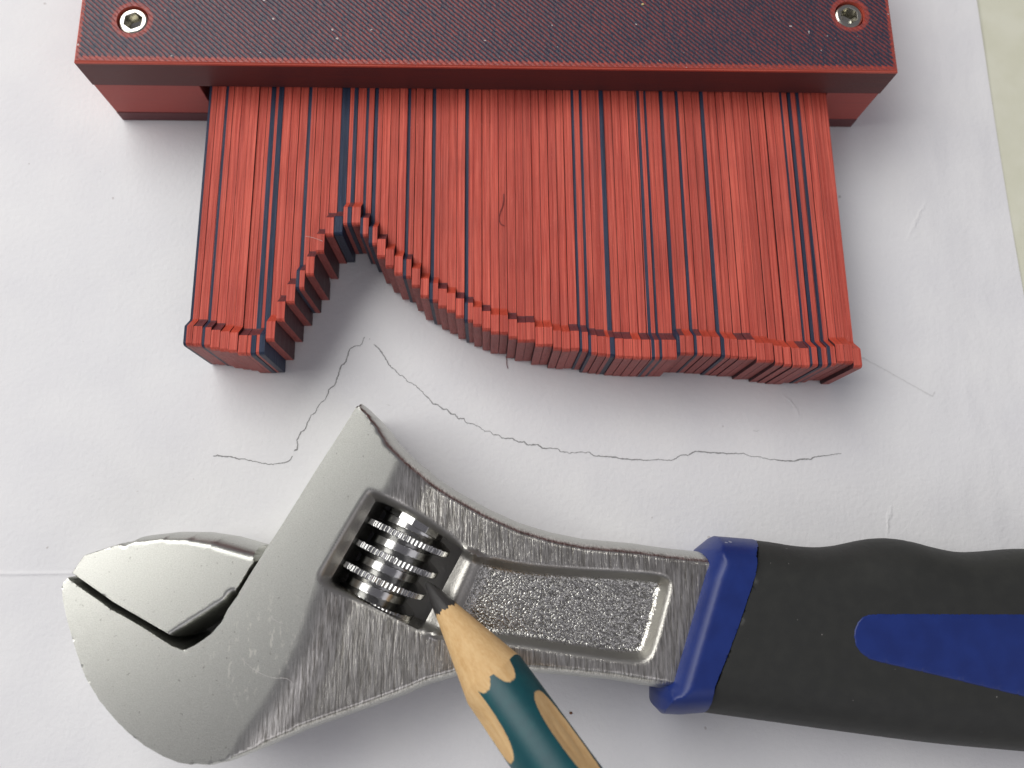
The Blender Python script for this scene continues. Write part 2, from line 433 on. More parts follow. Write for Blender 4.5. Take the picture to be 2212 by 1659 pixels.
CREASES = [((*(at(*a)[:2] * MM),), (*(at(*c)[:2] * MM),), w_) for a, c, w_ in (((2006, 425), (1958, 520), 0.0006), ((1924, 1085), (1914, 1160), 0.0005), ((1690, 845), (1735, 905), 0.0005))]
sheet = mesh_obj('sheet', pv, pfc, [m_paper()], PAPER, smooth=60)
bm = bmesh.new(); bm.from_mesh(sheet.data); bmesh.ops.recalc_face_normals(bm, faces=bm.faces[:]); bm.to_mesh(sheet.data); bm.free()
mline = m_line('pencil_mark', 0.86); mfaint = m_line('faint_pencil_mark', 0.14)
def ribbon(name, pts, wid, m, jig=0.05):
    P = px(pts, 0.05); R, _ = resample(P, 0.35, False)
    R = R + rng.normal(0, jig * 0.5, R.shape)
    t = np.gradient(R, axis=0); t /= np.linalg.norm(t, axis=1, keepdims=True) + 1e-9; nn = np.stack([-t[:, 1], t[:, 0]], 1)
    k = len(R); ww = wid * (0.62 + 0.55 * rng.random(k)) * (0.85 + 0.25 * np.sin(np.arange(k) * 0.11 + 1)); ww[0] *= 0.5; ww[-1] *= 0.3
    L = R + nn * ww[:, None] / 2; Q = R - nn * ww[:, None] / 2
    v = np.concatenate([np.column_stack([Q, np.full(k, 0.05)]), np.column_stack([L, np.full(k, 0.05)])])
    f = [(i, i + 1, k + i + 1, k + i) for i in range(k - 1)]
    return mesh_obj(name, v, f, [m], PAPER)
LA = [(438.9 + X * .1819, 713.2 + Y * .1819) for X, Y in [(118,1495),(170,1487),(240,1500),(310,1498),(380,1515),(430,1530),(490,1528),(550,1548),(640,1565),(720,1582),(830,1595),(900,1578),(960,1578),(1010,1560),(1040,1530),(1065,1490)]]
LB = [(438.9 + X * .1819, 713.2 + Y * .1819) for X, Y in [(1075,1435),(1110,1415),(1125,1380),(1115,1300),(1160,1210),(1205,1185),(1240,1100),(1280,1010),(1330,980),(1370,900),(1400,855),(1450,820),(1475,770),(1505,690),(1560,655),(1590,580),(1620,470),(1640,420),(1685,395),(1715,300),(1740,225),(1800,190),(1860,185),(1885,160),(1918,75)]]
LC = [(768 + X * .248, 713.2 + Y * .248) for X, Y in [(160,122),(200,155),(245,220),(300,310),(345,345),(385,395),(420,400),(455,450),(500,465),(545,500),(600,560),(645,600),(675,640),(715,648),(765,690),(795,688),(830,730),(865,735),(900,770),(940,772),(970,810),(1015,815),(1080,840),(1125,880),(1165,880),(1200,912),(1245,912),(1275,940),(1370,945),(1420,975),(1465,975),(1490,998),(1590,998),(1630,1028),(1690,1028),(1760,1035),(1790,1060),(1840,1058),(1860,1070),(1980,1060)]]
LC += [(1261.8 + X * .2728, 905.2 + Y * .2728) for X, Y in [(0,265),(40,265),(75,290),(130,295),(240,302),(270,310),(380,320),(480,325),(600,322),(700,325),(730,310),(770,285),(830,285),(880,255),(960,260),(1000,268),(1100,268),(1130,275),(1260,272),(1320,295),(1400,303),(1460,318),(1520,320),(1540,328),(1600,332),(1670,332),(1710,318),(1800,315),(1830,300),(1900,292),(2040,270)]]
for L in (LA, LB, LC): ribbon('pencil_line', L, 0.25, mline, 0.11)
ribbon('pencil_line', [(798.0, 731.5), (799.5, 733)], 0.3, mline)
ribbon('pencil_line', [(1850, 766), (1905, 795), (1960, 826), (2014, 856), (2020, 846)], 0.35, mfaint)['label'] = 'faint straight pencil stroke'
ribbon('pencil_line', [(1626, 930), (1634, 932), (1640, 929)], 0.2, mfaint)
ribbon('pencil_line', [(835, 873), (843, 876)], 0.2, mfaint)

# ================================================================== CONTOUR GAUGE
bl, br = at(265, 260, 0)[:2], at(1838, 275, 0)[:2]
GW = float(np.linalg.norm(br - bl)); ga = math.atan2(br[1] - bl[1], br[0] - bl[0])
ca, sa = math.cos(ga), math.sin(ga)
def G(x, y, z=0):
    """photo pixel at height z -> gauge frame"""
    p = at(x, y, z)[:2] - bl; return np.array([p[0] * ca + p[1] * sa, -p[0] * sa + p[1] * ca])
GAUGE = empty('contour_gauge', (bl[0], bl[1], 0), ga, 'red and navy 3D printed contour gauge with sliding pins on white paper', 'contour gauge')
GD = 46.0; ZB, ZP, ZT, ZTIP = 3.2, 13.6, 21.4, 15.9
def boxv(x0, x1, y0, y1, z0, z1, ch=0.0):
    """box with its four upright and the upper and lower edges eased by ch"""
    bm = bmesh.new(); bmesh.ops.create_cube(bm, size=1)
    for v in bm.verts: v.co = Vector(((x0 + x1) / 2 + v.co.x * (x1 - x0), (y0 + y1) / 2 + v.co.y * (y1 - y0), (z0 + z1) / 2 + v.co.z * (z1 - z0)))
    if ch: bmesh.ops.bevel(bm, geom=bm.edges[:] , offset=ch, segments=1, affect='EDGES')
    bm.verts.index_update()
    v = [tuple(q.co) for q in bm.verts]; f = [[q.index for q in p.verts] for p in bm.faces]; bm.free(); return v, f
m_side_top = m_plate_side('dark_printed_side', (0.105, 0.032, 0.032), (0.150, 0.036, 0.032))
m_side_red = m_plate_side('red_printed_side', (0.42, 0.080, 0.066), (0.50, 0.090, 0.070))
m_side_low = m_plate_side('plum_printed_side', (0.16, 0.040, 0.042), (0.13, 0.036, 0.042))
h1, h2 = G(287, 44, ZT - 0.2), G(1835, 32.5, ZT - 0.2)
RH, RS = 3.22, 2.98
# top plate with two counterbored holes
def circ(c, r, n=48): return np.array([(c[0] + r * math.cos(2 * math.pi * i / n), c[1] + r * math.sin(2 * math.pi * i / n)) for i in range(n)])
def top_plate():
    ch = 0.35
    rect = np.array([(ch, ch), (GW - ch, ch), (GW - ch, GD - ch), (ch, GD - ch)])
    hs = [circ(h1, RH), circ(h2, RH)]
    fix = np.concatenate([rect] + hs); E = [(0, 1), (1, 2), (2, 3), (3, 0)]
    for k in range(2): E += [(4 + 48 * k + i, 4 + 48 * k + (i + 1) % 48) for i in range(48)]
    vo, _, fo, _, _, _ = delaunay_2d_cdt([Vector(p) for p in fix], E, [], 0, 1e-4)
    V = np.array([(p.x, p.y) for p in vo]); F = [f for f in fo]
    cen = np.array([V[list(f)].mean(0) for f in F]); k = ~inside(cen, hs[0]) & ~inside(cen, hs[1])
    v = [(x, y, ZT) for x, y in V]; f = [tuple(F[i]) for i in range(len(F)) if k[i]]; mi = [0] * len(f)
    def quad(*p, m=1):
        n = len(v); v.extend(p); f.append(tuple(range(n, n + len(p)))); mi.append(m)
    o = [(0, 0), (GW, 0), (GW, GD), (0, GD)]
    for i in range(4):
        a, b = rect[i], rect[(i + 1) % 4]; c, d = o[(i + 1) % 4], o[i]
        quad((*a, ZT), (*d, ZT - ch), (*c, ZT - ch), (*b, ZT), m=2)
        quad((*d, ZT - ch), (*d, ZT - 0.75), (*c, ZT - 0.75), (*c, ZT - ch), m=2)
        quad((*d, ZT - 0.75), (*d, ZP), (*c, ZP), (*c, ZT - 0.75), m=1)
    quad(*[(*p, ZP) for p in o[::-1]])
    for h in hs:
        for i in range(48):
            a, b = h[i], h[(i + 1) % 48]; quad((*a, ZT), (*b, ZT), (*b, ZT - 4.2), (*a, ZT - 4.2), m=2)
        quad(*[(*p, ZT - 4.2) for p in h], m=2)
    return mesh_obj('top_plate', v, f, [m_plate_top(GW, [h1, h2], RH, RH + 0.95), m_side_top, m_rimred], GAUGE, mi)
m_rimred = m_plate_side('red_printed_rim', (0.52, 0.075, 0.045), (0.64, 0.12, 0.075))
tp = top_plate(); tp['label'] = 'plate with diagonal navy and red lines'
bm = bmesh.new(); bm.from_mesh(tp.data); bmesh.ops.remove_doubles(bm, verts=bm.verts[:], dist=1e-7); bmesh.ops.recalc_face_normals(bm, faces=bm.faces[:]); bm.to_mesh(tp.data); bm.free()
xl0, xr0 = G(455, 186, ZP)[0], G(1785, 203, ZP)[0]; xl1, xr1 = G(411, 688, ZP)[0], G(1846, 735, ZP)[0]
PX0, PX1 = (xl0 + xl1) / 2, (xr0 + xr1) / 2
xin = G(430, 182, ZP)[0]
v, f = boxv(0.05, xin, 0.12, GD - 0.2, ZB, ZP - 0.02, 0.12); mesh_obj('side_block', v, f, [m_side_red], GAUGE)
v, f = boxv(PX1 + 0.25, GW - 0.05, 0.12, GD - 0.2, ZB, ZP - 0.02, 0.12); mesh_obj('side_block', v, f, [m_side_red], GAUGE)
v, f = boxv(0, GW, 0, GD, 0.0, ZB - 0.01, 0.15); mesh_obj('base_plate', v, f, [m_side_low], GAUGE)
# screws
def screw(c, rot):
    N = 48; v = []; f = []; mi = []
    zt = ZT - 0.25; af = 1.72
    def hexr(a):
        a = (a - rot) % (math.pi / 3) - math.pi / 6; return af / math.cos(a)
    rings = []
    def ringr(fn, z): 
        s = len(v); v.extend([(c[0] + fn(2 * math.pi * i / N) * math.cos(2 * math.pi * i / N), c[1] + fn(2 * math.pi * i / N) * math.sin(2 * math.pi * i / N), z) for i in range(N)]); rings.append(s)
    ringr(lambda a: RS, ZT - 4.15); ringr(lambda a: RS, zt - 0.45); ringr(lambda a: RS - 0.12, zt - 0.16); ringr(lambda a: RS - 0.42, zt)
    ringr(lambda a: hexr(a) + 0.10, zt - 0.01); ringr(hexr, zt - 0.12); ringr(lambda a: hexr(a) * 0.985, zt - 2.6); ringr(lambda a: 0.7, zt - 3.1)
    for a, b in zip(rings, rings[1:]):
        for i in range(N): f.append((a + i, a + (i + 1) % N, b + (i + 1) % N, b + i))
    f.append(tuple(rings[-1] + i for i in range(N)))
    o = mesh_obj('screw', v, f, [M_SCREW], GAUGE, smooth=28); return o
M_SCREW = m_steel_screw()
screw(h1, 0.42); screw(h2, 0.55)

# pins: front edge of each tip, read off the photograph (source pixels), left to right
def cr(x0, y0, s, L): return [(x0 + X / s, y0 + Y / s) for X, Y in L]
tips = cr(660, 1000, 3.457, [(247,1212),(370,1220),(490,1235),(620,1270),(732,1290),(852,1305),(980,1340),(1097,1342),(1232,1335),(1372,1150),(1512,880),(1657,640),(1792,450)])
tips += cr(1200, 740, 4.148, [(67,1390),(237,1015),(377,740),(525,720),(670,570),(822,565),(955,750),(1092,895),(1227,1095),(1372,1260),(1522,1380),(1660,1430)])
tips += cr(1600, 980, 3.456, [(123,490),(243,625),(370,690),(488,770),(606,830),(725,905),(847,960),(962,1020),(1084,1075),(1201,1125),(1322,1130),(1442,1190),(1564,1235)])
tips += cr(2050, 1150, 4.366, [(162,815),(317,890),(470,890),(622,955),(772,970),(925,960),(1075,980),(1225,1035),(1377,1055),(1530,1070),(1682,1090),(1835,1100),(1988,1110)])
tips += cr(2500, 1200, 4.424, [(180,905),(330,910),(485,905),(637,905),(795,830),(952,830),(1107,835),(1262,850),(1425,855),(1582,880),(1735,890),(1885,905),(2035,905)])
tips += cr(2950, 1200, 4.424, [(202,960),(357,960),(520,1010),(677,1030),(835,1050),(985,1055),(1137,1030),(1300,1040),(1452,1020),(1607,980),(1742,985),(1905,1055)])
NP = len(tips)
blue = {1:(0,.30),3:(.02,.33),8:(.42,1),9:(.35,1),13:(0,.40),17:(0,1),18:(.5,1),20:(0,.33),21:(0,.45),25:(0,.38),28:(0,.40),32:(0,.40),45:(0,.30),46:(0,.32),48:(.43,1),53:(.10,.5),54:(.03,.34),56:(0,.42),58:(0,.33),61:(0,.42),71:(.03,.33),72:(0,.40),73:(.03,.45)}
orange = {1, 6, 19, 48, 36, 41, 57, 60, 65, 66, 68, 69, 74, 10, 23, 24, 30, 76}
M_RED = m_pin('red_printed_layers', (0.44, 0.036, 0.024), (0.82, 0.150, 0.100))
M_NAVY = m_pin('navy_printed_layers', (0.010, 0.020, 0.050), (0.032, 0.050, 0.098))
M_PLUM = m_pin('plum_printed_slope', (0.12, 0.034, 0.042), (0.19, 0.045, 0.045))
M_ORANGE = m_pin('orange_red_printed_slope', (0.52, 0.060, 0.032), (0.60, 0.085, 0.045))
M_BROWN = m_pin('brown_red_printed_end', (0.30, 0.072, 0.066), (0.42, 0.105, 0.090))
M_NEND = m_pin('navy_printed_end', (0.035, 0.038, 0.062), (0.06, 0.065, 0.095))
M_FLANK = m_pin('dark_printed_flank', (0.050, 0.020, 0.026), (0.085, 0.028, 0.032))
pitch = (PX1 - PX0) / NP
LEN = 112.0
for i, (sx, sy) in enumerate(tips):
    k = i + 1
    lx, ly = G(sx / 1.82278, sy / 1.82278, ZTIP)
    xc = PX0 + (i + 0.5) * pitch; xc += np.clip(lx - xc, -0.25, 0.25) * 0.6
    hw = pitch / 2 - 0.035 - 0.055 * random.random() ** 2; dz = -0.38 * random.random() ** 1.6; x0, x1 = xc - hw, xc + hw
    y = ly - 0.45; zt = ZTIP + dz * 0.5; zb_ = ZP - 0.12 + dz
    r = random.random
    prof = [(0.35, 0.0, 'e'), (0.0, 0.5, 'e'), (0.0, zt - 0.85, 'r'), (0.14, zt - 0.30, 'r'), (0.50, zt, 't'), (3.75, zt, 't'), (4.0, zt - 0.10, 's'), (5.75, zb_ + 0.15, 's'), (6.1, zb_, 't'), (LEN, zb_, 'b'), (LEN, ZB + 0.1, 'b'), (6.0, ZB + 0.1, 'b'), (4.0, 0.0, 'b')]
    n = len(prof)
    cuts = [0.0]; br_ = blue.get(k)
    if br_:
        for q in br_:
            if 0.01 < q < 0.99: cuts.append(q)
    cuts.append(1.0); cuts = sorted(set(cuts))
    v = []; f = []; mi = []
    ch = 0.05
    for ci, c in enumerate(cuts):
        xx = x0 + (x1 - x0) * c
        v += [(xx, y + p[0], p[1]) for p in prof]
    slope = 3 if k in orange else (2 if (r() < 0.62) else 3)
    endred = 4
    for ci in range(len(cuts) - 1):
        mid = (cuts[ci] + cuts[ci + 1]) / 2; isb = bool(br_ and br_[0] <= mid <= br_[1])
        for j in range(n):
            a, b = ci * n + j, ci * n + (j + 1) % n; f.append((a, a + n, b + n, b)); t = prof[j][2]
            if isb: mi.append({'e': 5, 's': 2 if k in (8, 17, 18, 48) else 1}.get(t, 1))
            else: mi.append({'e': 4, 's': slope}.get(t, 0))
    f.append(tuple(range(n))); mi.append(1 if (br_ and br_[0] < 0.01) else 6)
    s = (len(cuts) - 1) * n; f.append(tuple(s + q for q in reversed(range(n)))); mi.append(1 if (br_ and br_[1] > 0.99) else 6)
    o = mesh_obj('pin', v, f, [M_RED, M_NAVY, M_PLUM, M_ORANGE, M_BROWN, M_NEND, M_FLANK], GAUGE, mi)
    bm = bmesh.new(); bm.from_mesh(o.data); bmesh.ops.recalc_face_normals(bm, faces=bm.faces[:]); bm.to_mesh(o.data); bm.free()
    # recalc may not touch inner joints; the pin is a closed prism

# ================================================================== ADJUSTABLE WRENCH
ZC, ZH = 10.2, 20.4
worg = np.array([*at(1150, 1320, 15)[:2], 0.0])
WRENCH = empty('adjustable_wrench', worg, 0, 'chrome adjustable wrench with blue collar and black rubber grip lying on paper', 'wrench')
c6 = lambda L, z=19.6: [(109.7 + X * .3472, 1083 + Y * .3472, z) for X, Y in L]
c7 = lambda L, z=19.6: [(603.5 + X * .3472, 823 + Y * .3472, z) for X, Y in L]
segs = []           # (points, bevel width)
mouth = c6([(115,452),(150,482),(390,652),(600,772),(770,882),(838,908),(900,880),(1000,810),(1060,740),(1100,660),(1150,590),(1240,440),(1285,370),(1340,280)])
band = [(603, 1139, 19.6), (680, 1015, 19.6), (735, 930, 19.6), (772, 872, 19.2)]
upper = c7([(505,122)], 17.5) + c7([(560,170)], 15) + c7([(640,250),(700,320),(745,385),(850,488),(920,545),(985,603),(1100,678),(1300,790),(1500,880),(1700,940),(1900,980),(2212,1008)], 13.5) + [(1440, 1183, 13.5), (1600, 1200, 13.5)]
lower = [(1500, 1506, 13.5), (1420, 1489, 13.5), (1317, 1472, 13.5), (1210, 1461, 13.5), (1154, 1457, 13.5), (1080, 1456, 13.5), (993, 1463, 13.5), (929, 1481, 13.5)] + c6([(2212,1210),(2000,1287),(1800,1357),(1600,1428),(1400,1512)], 13.5) + c6([(1200,1594)], 15) + c6([(1050,1643)], 17.5)
outer = c6([(900,1655),(800,1640),(700,1600),(580,1530),(480,1450),(400,1370),(300,1250),(210,1100),(150,930),(100,760),(70,620),(62,535),(78,492)])
OL = []; WS = []
for L, wd in ((mouth, 0.4), (band, 0.4), (upper, 2.5), (lower, 2.3), (outer, 0.55)):
    P = px(L, 19.6)
    OL += list(P); WS += [wd] * len(P)
OL = np.array(OL); WS = np.array(WS)
k0 = len(mouth) + len(band); WS[k0 - 1] = 0.8; WS[k0:k0 + 4] = (1.0, 1.4, 1.8, 2.2)
k1 = k0 + len(upper) + len(lower); WS[k1 - 4:k1] = (1.9, 1.5, 1.1, 0.8)
REC = px([(690,1248),(697,1228),(793,1063),(803,1057),(826,1063),(916,1111),(971,1149),(1003,1177),(1048,1198),(1124,1214),(1194,1221),(1371,1232),(1425,1236),(1450,1246),(1457,1266),(1446,1310),(1427,1385),(1414,1422),(1398,1435),(1370,1438),(1250,1421),(1120,1399),(1000,1387),(940,1381),(905,1367),(850,1338),(798,1314),(725,1283),(698,1266)], 18.5)
REC = smoothpoly(REC, 1)
HOLE = px([(813,1084),(826,1086),(880,1110),(940,1148),(996,1186),(999,1192),(912,1356),(904,1358),(850,1331),(790,1299),(726,1263),(718,1250)], 16.5)
FOLD = px([(905,930),(869,993),(843,1052),(770,1150),(700,1250),(679,1305),(651,1395),(623,1448),(578,1524),(526,1597),(480,1690)], 20.0)
RIDGE = px([(1030,1188),(946,1378)], 17.0)
def foldside(Q):
    d = polydist(Q, FOLD, False)
    A, B = FOLD[:-1], FOLD[1:]; D = segdist(Q, A, B); k = D.argmin(1); t = B - A
    s = t[k, 0] * (Q[:, 1] - A[k, 1]) - t[k, 1] * (Q[:, 0] - A[k, 0])
    return np.where(s > 0, d, -d)          # positive on the shank side
def chunked(fn, Q, n=4000): return np.concatenate([fn(Q[i:i + n]) for i in range(0, len(Q), n)]) if len(Q) else np.zeros(0)
def wtop(Q):
    u = chunked(foldside, Q)
    z = ZH - 1.5 * sstep((u + 1.2) / 7.5) - 1.9 * np.clip(u / 75, 0, 1)
    ins = inside(Q, REC); d = np.where(ins, polydist(Q, REC), 0)
    z = z - 2.6 * sstep(d / 2.3)
    dr = polydist(Q, RIDGE, False)
    z = z + ins * 2.1 * (1 - sstep(dr / 3.9)) * np.clip(d / 0.8, 0, 1)
    return z
def wreg(c):
    ins = inside(c, REC); u = chunked(foldside, c); de = polydist(c, OL)
    d = polydist(c, REC); dr = polydist(c, RIDGE, False)
    rd = RIDGE[1] - RIDGE[0]; sd = rd[0] * (c[:, 1] - RIDGE[0, 1]) - rd[1] * (c[:, 0] - RIDGE[0, 0])
    return np.where(ins & ~((d > 1.7) & (sd > 0) & (dr > 1.8)), 1, 0)
def wattr(Q):
    u = chunked(foldside, Q); ins = inside(Q, REC); d = polydist(Q, REC); dr = polydist(Q, RIDGE, False); de = polydist(Q, OL)
    ab = sstep((u + 1.5) / 4.0) * sstep((de - 0.7) / 1.2)
    rd = RIDGE[1] - RIDGE[0]; sd = rd[0] * (Q[:, 1] - RIDGE[0, 1]) - rd[1] * (Q[:, 0] - RIDGE[0, 0])
    ag = ins * sstep((d - 1.5) / 0.6) * sstep((dr - 1.8) / 0.6) * (sd > 0)
    return ab, ag
SCUFF = tuple((at(575, 1420, ZH) - worg) * MM)
ext = np.concatenate([REC + 0, resample(REC, 0.4)[0], resample(smoothpoly(REC, 1), 0.4)[0]])
M_SAT, M_WAL, M_POL = m_satin(), m_wall(), m_polish()
v, f, mi, _ = plate(OL, WS, wtop, ZC, 0.5, expo=1.75, holes=[HOLE], region=wreg, zlow=0.0)
ho = mesh_obj('head_and_shank', v, f, [M_SAT, M_WAL], WRENCH, mi, smooth=40, org=worg)
for nm, val in zip(('brushed', 'grain'), wattr(np.asarray(v)[:, :2])):
    ho.data.attributes.new(nm, 'FLOAT', 'POINT').data.foreach_set('value', np.asarray(val, np.float32))
# movable jaw
jl = [(c6([(117,449)])[0], 0.4), (c6([(205,322)])[0], 0.5), (c6([(500,243)], 17)[0], 1.2), (c6([(650,206)], 13)[0], 1.8), (c6([(850,188)], 11)[0], 2.2), (c6([(1000,190)], 11)[0], 2.6), (c6([(1150,213)], 11)[0], 3.0), (c6([(1338,268)], 12)[0], 0.5),
      (c6([(1280,372)])[0], 0.4), (c6([(1235,444)])[0], 0.4), (c6([(1136,600)])[0], 1.6), (c6([(1090,660)])[0], 1.8), (c6([(774,862)])[0], 0.4), (c6([(700,821)])[0], 0.4), (c6([(390,642)])[0], 0.4)]
JO = px([q[0] for q in jl], 19.4)
v, f, mi, _ = plate(JO, [q[1] for q in jl], lambda Q: np.full(len(Q), ZH - 0.6), ZC, 0.45, expo=2.2, zlow=0.35)
mesh_obj('movable_jaw', v, f, [M_SAT], WRENCH, mi, smooth=40, org=worg)
# adjusting worm
ax2 = at(735, 930, 19.6)[:2] - at(603, 1139, 19.6)[:2]; ax2 = -ax2 / np.linalg.norm(ax2)     # points down the picture
nx2 = np.array([-ax2[1], ax2[0]]); nx2 = nx2 if nx2[0] > 0 else -nx2
wc = at(853, 1206, 11.5)[:2]; PT = 4.45; RC, RT = 5.9, 8.5
NTH, NS = 560, 170; Lh = 2.05 * PT
S = np.linspace(-Lh, Lh, NS); TH = np.linspace(0, 2 * math.pi, NTH, endpoint=False)
vv = []
for s in S:
    # theta 0 = up, positive towards the right-hand side of the picture
    ph = (s + PT * TH / (2 * math.pi) * 1.0) / PT
    p = np.abs((ph + 0.5) % 1.0 - 0.5)
    c = np.clip((0.34 - p) / 0.215, 0, 1) ** 1.2; r = RC + (RT - RC) * c
    fade = np.clip((Lh - abs(s)) / (0.22 * PT), 0, 1)
    r = np.minimum(r, RC + (RT - RC) * np.clip(fade * 1.6 - 0.15, 0, 1))
    crest = np.clip((0.13 - p) / 0.015, 0, 1)
    r = r - crest * 0.30 * (0.5 + 0.5 * np.cos(TH * 64))
    flat = (s < -1.55 * PT)
    if flat: r = np.minimum(r, 5.6 / np.maximum(np.cos((TH % (math.pi / 6)) - math.pi / 12), 0.2))
    for t, rr in zip(TH, r):
        q = wc + ax2 * s + nx2 * rr * math.sin(t); vv.append((q[0], q[1], ZC + rr * math.cos(t)))
ff = []
for i in range(NS - 1):
    for j in range(NTH):
        a, b = i * NTH + j, i * NTH + (j + 1) % NTH; ff.append((a, b, b + NTH, a + NTH))
ff.append(tuple(range(NTH))); ff.append(tuple((NS - 1) * NTH + j for j in reversed(range(NTH))))
wo = mesh_obj('adjusting_worm', vv, ff, [M_POL], WRENCH, smooth=38, org=worg)
wo['label'] = 'polished knurled worm screw'
bm = bmesh.new(); bm.from_mesh(wo.data); bmesh.ops.recalc_face_normals(bm, faces=bm.faces[:]); bm.to_mesh(wo.data); bm.free()
# axle of the worm
ang = np.linspace(0, 2 * math.pi, 24, endpoint=False); vv = []; ff = []
for s in (-Lh - 4.0, Lh + 4.0):
    for t in ang:
        q = wc + ax2 * s + nx2 * 1.8 * math.sin(t); vv.append((q[0], q[1], ZC + 1.8 * math.cos(t)))
ff = [(j, (j + 1) % 24, 24 + (j + 1) % 24, 24 + j) for j in range(24)] + [tuple(reversed(range(24))), tuple(range(24, 48))]
mesh_obj('worm_axle', vv, ff, [M_WAL], WRENCH, smooth=40, org=worg)
# collar, grip, inlay
c8 = lambda L, z=12.0: [(1389 + X * .372, 1083 + Y * .372, z) for X, Y in L]
M_RUB, M_BLU = m_rubber(), m_blue()
cl = [(c8([(428,200)])[0], 6.0), (c8([(650,218)])[0], 0.3)] + [(q, 0.3) for q in c8([(668,300),(652,420),(630,490),(550,730),(490,890),(415,1075)], 19)] + [(c8([(330,1230)])[0], 6.0), (c8([(200,1240)])[0], 6.0), (c8([(110,1235)])[0], 2.6), (c8([(72,1195)])[0], 2.4), (c8([(72,1110)])[0], 2.4), (c8([(120,1040)], 15)[0], 4.0), (c8([(215,720)], 15)[0], 4.0), (c8([(310,400)], 15)[0], 4.0), (c8([(360,275)], 15)[0], 3.4)]
CO = px([q[0] for q in cl], 12)
v, f, mi, _ = plate(CO, [q[1] for q in cl], lambda Q: np.full(len(Q), ZH - 0.10), ZC, 0.5, expo=2.0, zlow=0.0)
mesh_obj('collar', v, f, [M_BLU], WRENCH, mi, smooth=50, org=worg)['label'] = 'blue plastic collar'
gtop = c8([(642,221),(760,236),(900,260),(1030,268),(1150,255),(1300,220),(1380,213),(1450,212),(1560,230),(1700,270),(1850,297),(2000,290),(2150,275),(2300,275),(2450,300),(2600,330),(2800,335),(3000,345),(3200,390)])
gend = c8([(3320,520),(3350,800),(3340,1150),(3280,1400)])
gbot = c8([(3150,1520),(2700,1500),(2212,1455),(1700,1412),(1200,1347),(700,1277),(330,1226)])
gjoin = c8([(415,1065),(482,880),(542,720),(622,480),(643,400)], 19.3)
gl = [(q, 9.5) for q in gtop] + [(q, 8.0) for q in gend] + [(q, 9.5) for q in gbot[:-1]] + [(gbot[-1], 0.35)] + [(q, 0.35) for q in gjoin]
def sm(L): return [tuple(q) for q in smoothpoly([list(p) for p in L], 2, False)]
gt2, ge2, gb2 = sm(gtop), gend, sm(gbot)
gl = [(q, 9.5) for q in gt2] + [(q, 8.0) for q in ge2] + [(q, 9.5) for q in gb2[:-1]] + [(gb2[-1], 0.3)] + [(q, 0.3) for q in gjoin]
GO = px([q[0] for q in gl], 12)
v, f, mi, GZ = plate(GO, [q[1] for q in gl], lambda Q: np.full(len(Q), ZH), ZC, 1.0, expo=2.15, zlow=0.0)
grip = mesh_obj('grip', v, f, [M_RUB], WRENCH, mi, smooth=60, org=worg); grip['label'] = 'black rubber grip with wavy edge'
il = c8([(1222,790),(1226,745),(1243,702),(1272,670),(1310,655),(1360,651),(1500,650),(2212,653),(2950,700),(3080,800),(3120,1000),(3040,1180),(2800,1250),(2212,1137),(1700,1012),(1380,938),(1310,918),(1262,880),(1233,838)], 20.4)
IO = px(il, 20.4)
v, f, mi, _ = plate(IO, 0.35, lambda Q: GZ(Q) + 0.14, lambda Q: GZ(Q) - 0.30, 0.9, expo=2.0, bottom=False)
io = mesh_obj('inlay', v, f, [M_BLU], grip, mi, smooth=50, org=worg); io['label'] = 'blue tapered stripe'

# ================================================================== PENCIL
T = at(921, 1257, 18.2); E2 = at(1166, 1606, 30.5)
pd = (E2 - T) / np.linalg.norm(E2 - T)
side = np.cross(pd, [0, 0, 1.0]); side /= np.linalg.norm(side); side = side if side[0] > 0 else -side
upv = np.cross(side, pd); upv = upv if upv[2] > 0 else -upv
PENC = bpy.data.objects.new('pencil', None); PENC.empty_display_size = 0.01; col.objects.link(PENC)
PENC['label'] = 'teal pencil with bare wood dimples, its graphite point over the wrench worm'; PENC['category'] = 'pencil'
Mx = Matrix.Identity(4)
for i in range(3): Mx[i][0] = side[i]; Mx[i][1] = upv[i]; Mx[i][2] = pd[i]
Mx.translation = Vector(T * MM); PENC.matrix_world = Mx
# frame: x to the right of the picture, y up, z along the pencil from the point
RP = 5.7
def Rb(th): return RP * (1 + 0.025 * np.cos(3 * (th - 0.25)))      # soft three-sided barrel
KC, Z0 = 0.243, -2.1
def cone(s): return KC * (s - Z0)
sl = 6.6
NTp = 160; th = np.linspace(0, 2 * math.pi, NTp, endpoint=False)    # 0 = up, + to the right
# dimples: centre angle, centre s, half length, half angle (rad)
dimp = [(-0.26, 14.0, 9.3, 0.42), (0.46, 15.0, 9.5, 0.40), (-1.02, 25.4, 8.0, 0.52), (0.97, 36.2, 8.5, 0.45), (-0.62, 45.6, 8.5, 0.43), (2.2, 30.0, 8.5, 0.45), (-2.2, 40.0, 8.5, 0.45), (0.3, 56.0, 8.5, 0.45), (-1.1, 66, 8.5, 0.45), (0.9, 76, 8.5, 0.45)]
def groove(t, s):
    g = np.full(np.broadcast(t, s).shape, -1.0)
    for a, c, hl, ha in dimp:
        da = (t - a + math.pi) % (2 * math.pi) - math.pi
        g = np.maximum(g, 1 - (np.abs(da / ha) ** 2.5 + np.abs((s - c) / hl) ** 2.5) ** 0.4)
    return g
def rad(t, s):
    g = groove(t, s); return Rb(t) - 0.60 * np.clip(g * 1.8, 0, 1) ** 0.7 * (g > 0) * sstep((s - 21.5) / 5.0)
